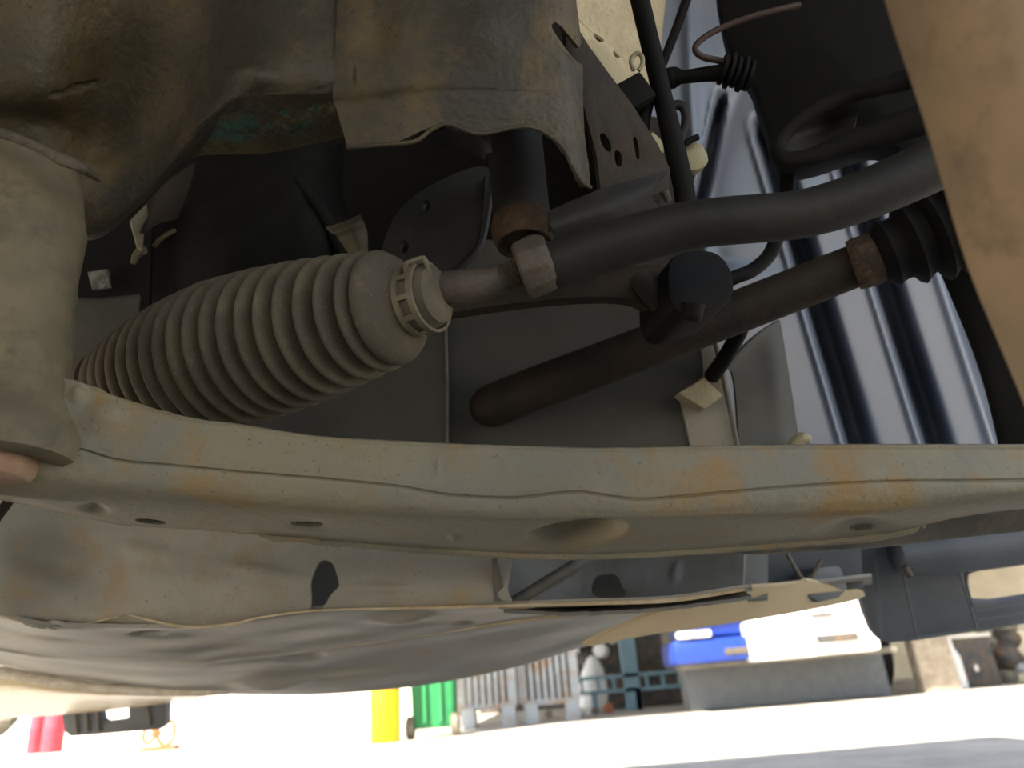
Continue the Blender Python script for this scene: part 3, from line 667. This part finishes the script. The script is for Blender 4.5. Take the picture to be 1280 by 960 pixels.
# ------------------------------------------------------------------ undertray below the beam
root = thing('front_crossmember', 'rippled grey steel crossmember below the beam with keyhole slot', 'crossmember', W(400, 760, .6))
rows = [[(-80, 600, .60), (0, 600, .60), (100, 600, .60), (200, 600, .60), (300, 610, .60), (400, 620, .60), (520, 630, .60), (640, 640, .60)],
        [(-80, 660, .58), (0, 665, .585), (100, 672, .61), (200, 678, .60), (300, 684, .59), (400, 690, .585), (520, 695, .585), (640, 700, .585)],
        [(-80, 715, .57), (0, 728, .575), (100, 730, .60), (200, 730, .585), (300, 730, .575), (400, 730, .575), (520, 733, .575), (635, 735, .575)],
        [(-80, 740, .575), (0, 758, .58), (80, 772, .59), (200, 762, .58), (290, 764, .575), (400, 757, .575), (520, 755, .575), (640, 752, .575)],
        [(-80, 750, .58), (0, 769, .585), (62, 784, .595), (150, 768, .585), (212, 787, .585), (292, 780, .585), (335, 768, .585), (430, 763, .585), (640, 758, .585)][:0] or
        [(-80, 752, .58), (0, 771, .585), (70, 783, .597), (205, 786, .587), (290, 779, .583), (400, 763, .583), (520, 760, .583), (640, 757, .583)]]
slot = smooth_poly([(389, 745), (387, 728), (397, 702), (407, 699), (417, 704), (424, 728), (424, 734), (412, 744), (403, 766), (388, 768)], 2)
part('wall_plate', loft(rows, 240, 70, .003, holes=[slot], dents=[(180, 688, 60, 18, 10, -.004), (330, 715, 70, 14, 10, -.003), (70, 700, 90, 40, 20, .01), (480, 735, 60, 10, 0, -.003)], rough_amp=.0002), PALEHAZE, root)
E1 = np.array([(-80, 752), (0, 771), (70, 783), (205, 786), (290, 779), (400, 763), (520, 760), (640, 757), (740, 754), (840, 750), (940, 735)], float)
E2 = np.array([(-80, 800), (0, 814), (70, 823), (205, 832), (290, 824), (400, 812), (520, 796), (640, 778), (740, 764), (840, 755), (940, 739)], float)
def band(A, B, s): return A * (1 - s) + B * s
uu = E1[:, 0]
rows = [[(u, v - 1, .583) for u, v in E1]]
for s, d, w in ((.08, .60, -6), (.3, .64, 8), (.5, .68, 10), (.7, .72, -2), (.88, .75, -6), (1.0, .77, 0)):
    B = band(E1, E2, s)
    rows.append([(u, v, d + .002 * w * math.sin(u * .021 + s * 5)) for u, v in B])
rows.append([(u, v + 1.5, .785) for u, v in E2])
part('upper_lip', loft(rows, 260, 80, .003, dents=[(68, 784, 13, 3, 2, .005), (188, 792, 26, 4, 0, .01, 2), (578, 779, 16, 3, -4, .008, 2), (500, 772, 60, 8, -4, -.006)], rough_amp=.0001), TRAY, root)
E3 = np.array([(-80, 820), (0, 832), (70, 850), (205, 868), (290, 868), (400, 868), (520, 858), (640, 835), (740, 806), (840, 784), (960, 762), (1090, 738)], float)
E2b = np.array([(-80, 800), (0, 814), (70, 823), (205, 832), (290, 824), (400, 812), (520, 796), (640, 778), (740, 764), (840, 755), (960, 738), (1090, 722)], float)
rows = [[(u, v - 2, .77) for u, v in E2b]]
for s, d, w in ((.06, .785, 0), (.2, .83, 6), (.45, .90, 8), (.7, .96, -4), (.9, 1.02, -6), (1.0, 1.06, 0)):
    B = band(E2b, E3, s)
    rows.append([(u, v, d + .004 * w * math.sin(u * .013 + s * 4)) for u, v in B])
rows.append([(u, v - 3, 1.09) for u, v in E3])
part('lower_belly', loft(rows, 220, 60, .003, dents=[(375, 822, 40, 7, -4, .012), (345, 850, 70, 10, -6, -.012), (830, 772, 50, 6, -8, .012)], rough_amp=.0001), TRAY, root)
rows = [[(-80, 838, 1.08), (0, 846, 1.08), (80, 856, 1.08), (170, 866, 1.08), (280, 866, 1.08)], [(-80, 862, 1.10), (0, 862, 1.10), (80, 868, 1.10), (170, 872, 1.1), (285, 869, 1.1)], [(-80, 884, 1.2), (0, 882, 1.2), (80, 882, 1.2), (170, 878, 1.2), (285, 868, 1.2)], [(-80, 900, 1.3), (0, 897, 1.3), (80, 893, 1.3), (170, 884, 1.3), (285, 868, 1.3)], [(-80, 896, 1.34), (0, 893, 1.34), (80, 890, 1.34), (170, 882, 1.34), (285, 866, 1.34)]]
WARM = mat('warm_beige_panel', (226, 204, 164), (214, 192, 154), scale=5, rough=.25, bump=.04)
part('left_belly', loft(rows, 80, 30, .003, rough_amp=.0008), WARM, root)
part('speckled_rim', tube([(-60, 832, 1.0), (0, 840, 1.0), (60, 851, 1.0), (120, 859, 1.0), (190, 864, 1.0), (250, 865, 1.0), (285, 861, 1.0)], [7, 7, 7, 6, 5, 5, 4], 10), mat('speckled_sealant', (232, 222, 204), (214, 200, 178), scale=60, rough=.45, bump=.6, bscale=160, fine=(120, 100, 78)), root)
EDGE = mat('edge_highlight', (226, 208, 176), (206, 184, 146), scale=30, rough=.3, bump=.2)  # pale colour on thin added beads stands in for edge highlights
part('highlight_bead', tube([(0, 769, .578), (35, 779, .586), (66, 783, .594), (110, 779, .59), (150, 770, .582)], [.6, 1.4, 1.6, 1.4, .6], 8, 8), EDGE, root)
part('highlight_bead', tube([(160, 768, .582), (200, 778, .58), (240, 784, .58), (290, 780, .579), (330, 771, .578), (400, 763, .578), (520, 760, .578), (640, 757, .578), (740, 754, .578), (840, 750, .578), (930, 737, .578)], [1.2, 1.6, 1.8, 1.8, 1.6, 1.4, 1.6, 2.2, 2.6, 3, 2], 8, 8), EDGE, root)
part('highlight_bead', tube([(300, 823, .775), (400, 811, .77), (520, 795, .77), (640, 777, .76), (740, 764, .755), (840, 755, .75), (930, 741, .75)], [.8, 1.6, 1.8, 2.4, 3.2, 3.6, 2], 8, 8), EDGE, root)
# right-hand cavity below the beam
rows = [[(620, 640, .68), (720, 640, .70), (820, 640, .70), (930, 640, .70)], [(622, 700, .66), (720, 700, .72), (820, 700, .72), (930, 700, .68)], [(632, 745, .62), (720, 748, .70), (820, 745, .68), (930, 735, .66)], [(630, 762, .60), (720, 765, .62), (820, 760, .62), (940, 745, .62)]]
part('cavity_wall', loft(rows, 120, 40, .003, holes=[smooth_poly([(738, 745), (742, 722), (755, 717), (772, 718), (778, 735), (785, 742), (770, 750)], 2)], dents=[(700, 720, 60, 8, -35, -.012), (845, 715, 10, 20, 10, -.004)], rough_amp=.0006), CAVITY, root)
part('cavity_strut', tube([(640, 755, .62), (680, 730, .63), (716, 708, .64), (740, 690, .65)], [8, 8, 8, 8], 10), GREYSTEEL, root)
part('cavity_back', loft([[(-80, 590, .68), (300, 590, .68), (640, 600, .76), (960, 600, .80)], [(-80, 690, .66), (300, 690, .67), (640, 700, .77), (960, 700, .78)], [(-80, 775, .64), (300, 775, .64), (640, 768, .74), (960, 748, .74)]], 30, 12, .003), CAVITY, root)
part('corner_fold', plate([(615, 690), (620, 690), (632, 745), (640, 746), (640, 752), (618, 752)], [(615, 690, .575), (632, 745, .575), (618, 752, .573)], .003), GREYSTEEL, root)

# bracket at the right between beam and bumper
root = thing('bumper_bracket', 'grey pressed bracket with dark recess under the beam at right', 'bracket', W(960, 730, .75))
part('plate', plate(smooth_poly([(836, 760), (905, 744), (915, 736), (1000, 730), (1012, 724), (1058, 741), (1080, 739), (1082, 747), (1040, 757), (960, 772), (880, 784), (800, 795), (720, 812), (760, 790)], 1), [(860, 770, .72), (1060, 742, .80), (915, 735, .72)], .004), WARM, root)  # beige instead of grey puts the warm highlight strip into the colour
part('recess', plate([(900, 680), (1075, 670), (1080, 745), (905, 745)], [(900, 680, .80), (1075, 680, .82), (905, 745, .80)], .004), PLASTIC, root)
part('web', plate([(872, 685), (940, 683), (915, 742), (880, 742)], [(872, 685, .72), (940, 685, .76), (880, 742, .72)], .004), GREYSTEEL, root)
part('rib', tube([(984, 692, .78), (994, 710, .78), (1005, 727, .78)], 2.6, 8), GREYSTEEL, root)
part('rib', tube([(1026, 700, .78), (1018, 715, .78), (1008, 729, .78), (985, 733, .78), (915, 744, .76)], 2.4, 8), TAN, root)
part('block', plate(smooth_poly([(1008, 712), (1046, 706), (1052, 710), (1062, 744), (1012, 756)], 1), [(1008, 712, .78), (1050, 708, .80), (1012, 756, .77)], .02), PLASTIC, root, bevel=.002)

# black plastic bumper skirt
root = thing('bumper_skirt', 'charcoal plastic bumper skirt with a long slot at lower right', 'bumper', W(1180, 740, .9))
slot = smooth_poly([(1208, 734), (1207, 722), (1213, 715), (1330, 692), (1330, 740), (1217, 757)], 1)
sk = part('skirt', plate([(1056, 660), (1400, 610), (1400, 762), (1145, 801), (1110, 804), (1100, 800), (1092, 791), (1082, 766), (1070, 720)], [(1060, 690, .90), (1290, 660, .94), (1140, 802, .93)], .012, [slot]), PLASTIC, root, bevel=.002)
for a, b in (((1092, 690), (1103, 797)), ((1128, 715), (1146, 797)), ((1198, 712), (1221, 786)), ((1221, 776), (1340, 757)), ((1219, 764), (1340, 744)), ((1146, 797), (1220, 786))):
    part('rib', tube([(*a, .892), (*b, .912)], 1.5, 8, 2), PLASTIC, sk)
part('slot_rim', tube([(1330, 690, .94), (1250, 706, .925), (1214, 714, .92), (1208, 722, .92), (1210, 740, .92), (1216, 757, .925)], 2.2, 8), PLASTIC, sk)
part('roll', tube([(1120, 694, .88), (1180, 688, .88), (1240, 680, .88), (1330, 664, .88)], [22, 28, 30, 32], 20), PLASTIC, root)
part('bolt', tube([(1130, 708, .86), (1137, 720, .86)], [5, 5], 10), NUT, root)

# hanging deflector at the lower left
root = thing('air_deflector', 'small grey plastic deflector with a notch hanging at lower left', 'deflector', W(140, 900, 1.35))
part('body', plate([(77, 893), (125, 887), (127, 899), (131, 902), (157, 899), (161, 895), (160, 882), (208, 878), (207, 906), (199, 912), (88, 921), (80, 914)], [(80, 893, 1.35), (208, 880, 1.35), (88, 921, 1.34)], .02), PLASTIC, root, bevel=.002)
for u, t in ((93, 892), (107, 890), (121, 889), (184, 882)):
    part('rib', tube([(u, t, 1.345), (u + 3, t + 25, 1.338)], 1.6, 8, 2), GREYSTEEL, root)
solo('jack_foot', plate([(-30, 905), (14, 899), (10, 910), (-4, 924), (-30, 930)], [(-30, 905, 1.5), (14, 899, 1.5), (-30, 930, 1.5)], .03), GREYSTEEL, 'grey wedge poking in at the lower left edge', 'bracket', bevel=.002)

# ------------------------------------------------------------------ yard beyond the car
def gpos(u, y):
    """ground point at forward distance y seen in column u"""
    lo, hi = 700.0, 1400.0
    for _ in range(60):
        mid = (lo + hi) / 2; p = G(u, mid) if (W(u, mid, 1) - CAM)[2] < 0 else None
        if p is None or p[1] > y: lo = mid
        else: hi = mid
    return G(u, hi)
def px_at(p): return proj(np.array([p]))[0][2] / F       # metres per pixel there

p = gpos(482, 5.6); k = px_at(p)
def drum(name, p, r, h, m, label, grp=None, band_m=None):
    root = thing(name, label, 'bin', p, grp)
    part('body', lathe(p, (0, 0, 1), [(0, r * .92), (.01, r * .96), (h * .3, r), (h * .34, r * 1.02), (h * .38, r), (h * .9, r), (h, r * .97)], 32), m, root)
    part('lid', lathe(p + np.array([0, 0, h]), (0, 0, 1), [(0, r), (.02, r * 1.04), (.05, r * 1.02), (.07, r * .8)], 32), m, root)
drum('bollard_bin', p, 19 * k, .75, YELLOW, 'bright yellow round bin standing in the sunny yard')
p = gpos(42, 11.3); drum('red_drum', p, 9.5 * px_at(p), .9, PINKRED, 'narrow pink-red drum at far left of the yard', 'red drums')
p = gpos(64, 11.0); drum('red_drum', p, 12.5 * px_at(p), .9, PINKRED, 'wider red drum right beside the narrow pink-red one', 'red drums')
# green wheelie bin
p = gpos(545, 5.9); k = px_at(p); root = thing('wheelie_bin', 'green wheeled bin to the right of the yellow bin', 'bin', p)
bmh = M3(); w = 60 * k
V = []
for z, s in ((.06, .86), (1.0, 1.0)):
    V += [p + np.array([x * w / 2 * s, y * w / 2 * s, z]) for x, y in ((-1, -1), (1, -1), (1, 1), (-1, 1))]
bmh.add(V, [(0, 3, 2, 1), (4, 5, 6, 7), (0, 1, 5, 4), (1, 2, 6, 5), (2, 3, 7, 6), (3, 0, 4, 7)])
part('body', bmh, GREEN, root, bevel=.03)
part('lid', box(p + np.array([0, 0, 1.03]), (w * 1.08, w * 1.1, .05)), GREEN, root, bevel=.015)
for s in (-1, 1):
    part('wheel', lathe(p + np.array([s * w * .46 - .03, -w * .42, .075]), (1, 0, 0), [(0, .06), (.01, .075), (.05, .075), (.06, .06)], 20), GREYSTEEL, root)
    part('front_rib', box(p + np.array([s * w * .16, -w * .47, .5]), (.03, .04, .8)), GREEN, root)
# orange ring stand
root = thing('hose_reel', 'small orange ring reel standing in the bright yard at left', 'reel', gpos(200, 8.0))
for du, r in ((-12, 7), (10, 11)):
    c = W(198 + du, 915 + (4 if du < 0 else 0), 8.0); k = 8.0 / F
    tt = [c + np.array([math.cos(g) * r * k, 0, math.sin(g) * r * k * 1.3]) for g in np.linspace(0, 2 * math.pi, 25)]
    part('ring', sweep(np.array(tt), np.full(25, 2.4 * k), 10), ORANGE, root)
c = W(198, 917, 8.0); part('axle', sweep(np.linspace(c + np.array([-.1, .02, 0]), c + np.array([.1, .02, 0]), 3), np.full(3, .015), 8), ORANGE, root)
part('base', box(gpos(200, 8.02) + np.array([0, 0, .02]), (.34, .12, .04)), ORANGE, root)

# slatted galvanised crates
def crate(u0, u1, y, h, z0, label):
    a, b = gpos(u0, y), gpos(u1, y); w = b[0] - a[0]; c = (a + b) / 2
    root = thing('slatted_crate', label, 'crate', c, 'slatted crates in the yard')
    sl = M3(); n = max(6, int(w / .055))
    for i in range(n):
        x = a[0] + w * (i + .5) / n; box((x, y, z0 + h / 2), (w / n * .55, .02, h), mesh=sl)
    part('slats', sl, RACKW, root, kind='stuff', flat=True)
    for z in (z0, z0 + h * .5, z0 + h): part('rail', box((c[0], y + .02, z), (w, .04, .05)), RACKW, root)
    for x in (a[0], b[0]): part('post', box((x, y + .02, z0 + h / 2), (.06, .05, h)), RACKW, root)
    part('backing', box((c[0], y + .45, z0 + h / 2), (w, .04, h)), GREYSTEEL, root)
    for x in (a[0] + w * .15, b[0] - w * .1): part('foot', box((x, y + .1, z0 / 2), (.12, .3, z0)), RACKW, root)
crate(576, 644, 7.0, 1.1, .16, 'left slatted galvanised crate next to the green bin')
crate(655, 724, 7.1, 1.1, .16, 'right slatted galvanised crate with rusty stains')
# pallet rack: rail, blue post, pipe ends
a, b = gpos(700, 8.4), gpos(885, 8.4)
root = thing('storage_rack', 'pale blue steel storage rack with upright post in the dark bay', 'rack', (a + b) / 2)
k = px_at(a)
part('rail', box(((a[0] + b[0]) / 2, 8.4, .34), (b[0] - a[0], .06, .035)), POSTBLUE, root)
part('rail', box(((a[0] + b[0]) / 2, 8.4, .20), (b[0] - a[0], .06, .035)), POSTBLUE, root)
for i in range(9):
    part('rail_tie', box((a[0] + (b[0] - a[0]) * (i + .5) / 9, 8.4, .27), (.03, .05, .12)), POSTBLUE, root)
q = gpos(795, 8.35); part('post', box((q[0], 8.42, .9), (.16, .1, 1.8)), POSTBLUE, root)
for u in (745, 800, 870):
    q = gpos(u, 8.4); part('leg', box((q[0], 8.4, .1), (.06, .06, .2)), POSTBLUE, root)
for i, (u, r, m, lb) in enumerate(((686, 5, WOOD, 'round cream pipe end under the right crate'), (724, 5, WHITEP, 'first white pipe end under the rack rail from the left'), (735, 4.5, WHITEP, 'second white pipe end under the rack rail'), (745, 4.5, GREYSTEEL, 'grey pipe end under the rack rail'), (762, 6, ORANGE, 'tan pipe end, the largest under the rack rail'))):
    q = gpos(u, 8.0); k = px_at(q)
    solo('pipe_end', lathe((q[0], 8.0, r * k), (0, 1, 0), [(0, r * k * .6), (0, r * k), (.22, r * k)], 20), m, lb, 'pipe', 'pipe ends under the rack')
root = thing('scrap_pile', 'dark pile of oily machine parts inside the rack', 'scrap pile', gpos(790, 9.3))
a, b = gpos(720, 9.3), gpos(860, 9.3)
part('heap', box(((a[0] + b[0]) / 2, 9.6, .8), (b[0] - a[0], .6, 1.6)), DARKBG, root)
for i in range(26):
    x = random.uniform(a[0] + .05, b[0] - .05); z = random.uniform(.35, 1.25); s = random.uniform(.03, .09)
    mm = random.choice([RUST, GREYSTEEL, WHITEP, ORANGE, DARKBG, DARKBG])
    part('scrap_piece', lathe((x, 9.3 - random.uniform(0, .08), z), (random.uniform(-.5, .5), 1, random.uniform(-.5, .5)), [(-s, s * .5), (-s * .7, s), (s * .7, s), (s, s * .5)], 10), mm, root)
solo('white_sack', lathe(gpos(742, 8.85), (.1, 0, 1), [(0, .10), (.05, .15), (.25, .16), (.42, .12), (.54, .07), (.58, .03)], 20), WHITEP, 'pale sack slumped between the crate and the pile', 'sack')

# blue and white vehicle
yv = 5.95
a, b = gpos(842, yv), gpos(1260, yv)
root = thing('parked_van', 'blue and white van front, strongly sunlit, beyond the bumper skirt', 'van', ((a[0] + b[0]) / 2, yv, 0))
def vbox(u0, u1, v0, v1, y, m, name, dep=.25, bev=.02, lb=None):
    pa, pb = W(u0, (v0 + v1) / 2, 1), W(u1, (v0 + v1) / 2, 1)
    def at(u, v):
        r = W(u, v, 1) - CAM; return CAM + r * (y / r[1])
    c00, c10, c01 = at(u0, v0), at(u1, v0), at(u0, v1); c11 = at(u1, v1)
    x0, x1 = (c00[0] + c01[0]) / 2, (c10[0] + c11[0]) / 2; z1, z0 = (c00[2] + c10[2]) / 2, (c01[2] + c11[2]) / 2
    return part(name, box(((x0 + x1) / 2, y + dep / 2, (z0 + z1) / 2), (abs(x1 - x0), dep, abs(z1 - z0))), m, root, bevel=bev, label=lb)
vbox(842, 938, 797, 828, yv, BLUEP, 'bumper_corner', .6, .04, 'blue bumper corner')
vbox(938, 1090, 700, 820, yv + .02, WHITEP, 'front_panel', .6, .04, 'white front panel')
vbox(842, 1090, 600, 790, yv + .12, BLUEP, 'cab', .8, .06)
vbox(936, 1020, 772, 824, yv - .05, WHITEP, 'bumper_block', .2, .03, 'white bumper block')
vbox(906, 936, 809, 818, yv - .01, DARKBG, 'grille_slot', .1, .01)
vbox(1024, 1074, 792, 802, yv - .01, DARKBG, 'grille_slot', .1, .01)
vbox(1014, 1042, 766, 770, yv - .01, DARKBG, 'grille_slot', .1, .005)
vbox(846, 890, 788, 798, yv - .02, LENS, 'headlight', .1, .02)
vbox(1020, 1090, 806, 816, yv - .04, WHITEP, 'bumper_bar', .15, .02)
vbox(850, 1125, 818, 826, yv + .2, GREYSTEEL, 'chassis_rail', .3, .01)
for u in (905, 1110):
    q = gpos(u, yv + .9); part('wheel', lathe((q[0] - .12, yv + 1.2, .36), (1, 0, 0), [(0, .2), (0, .32), (.03, .36), (.21, .36), (.24, .32), (.24, .2)], 32), BLACK, root)
q = gpos(985, yv + .7); part('under_shade_box', box((q[0], yv + .75, .30), (1.62, .3, .58)), PLASTIC, root)  # charcoal box imitates the shade under the van
part('underbody_shell', box((q[0], yv + 1.45, .55), (1.5, 1.0, .4)), DARKBG, root)
# timber post, crate and clutter at the right
q = gpos(1175, 6.6)
solo('timber_post', box((q[0], 6.6, .35), (.30, .14, .7)), WOOD, 'grey weathered timber post standing below the bumper skirt', 'post', bevel=.01)
q = gpos(1225, 6.9); root = thing('black_crate', 'black crate with pale rim right of the timber post', 'crate', q)
part('body', box((q[0], 7.0, .2), (.34, .3, .4)), DARKBG, root, bevel=.01)
part('rim', box((q[0], 7.0, .41), (.37, .33, .03)), WALLC, root)
part('latch', box((q[0] - .02, 6.84, .15), (.03, .03, .05)), WALLC, root)
q = gpos(1206, 6.7); solo('white_bottle', lathe((q[0], 6.75, 0), (0, 0, 1), [(0, .05), (.01, .06), (.25, .06), (.32, .03), (.4, .025)], 20), WHITEP, 'white bottle between timber post and black crate', 'bottle')
q = gpos(1262, 7.2); root = thing('engine_core', 'grey heap of engine parts at the far right edge', 'engine', q)
for i in range(9):
    s = random.uniform(.05, .12)
    part('casting', lathe((q[0] + random.uniform(-.12, .12), 7.2 + random.uniform(-.1, .1), .08 + .05 * i), (random.random(), random.random(), random.random()), [(-s, s * .4), (-s * .6, s), (s * .6, s), (s, s * .4)], 12), random.choice([GREYSTEEL, DARKBG, RACKW]), root)
q = gpos(1300, 7.6); solo('cardboard_box', box((q[0], 7.7, .22), (.5, .4, .44)), BRICKC, 'buff cardboard box behind the engine parts at right', 'box', bevel=.005)
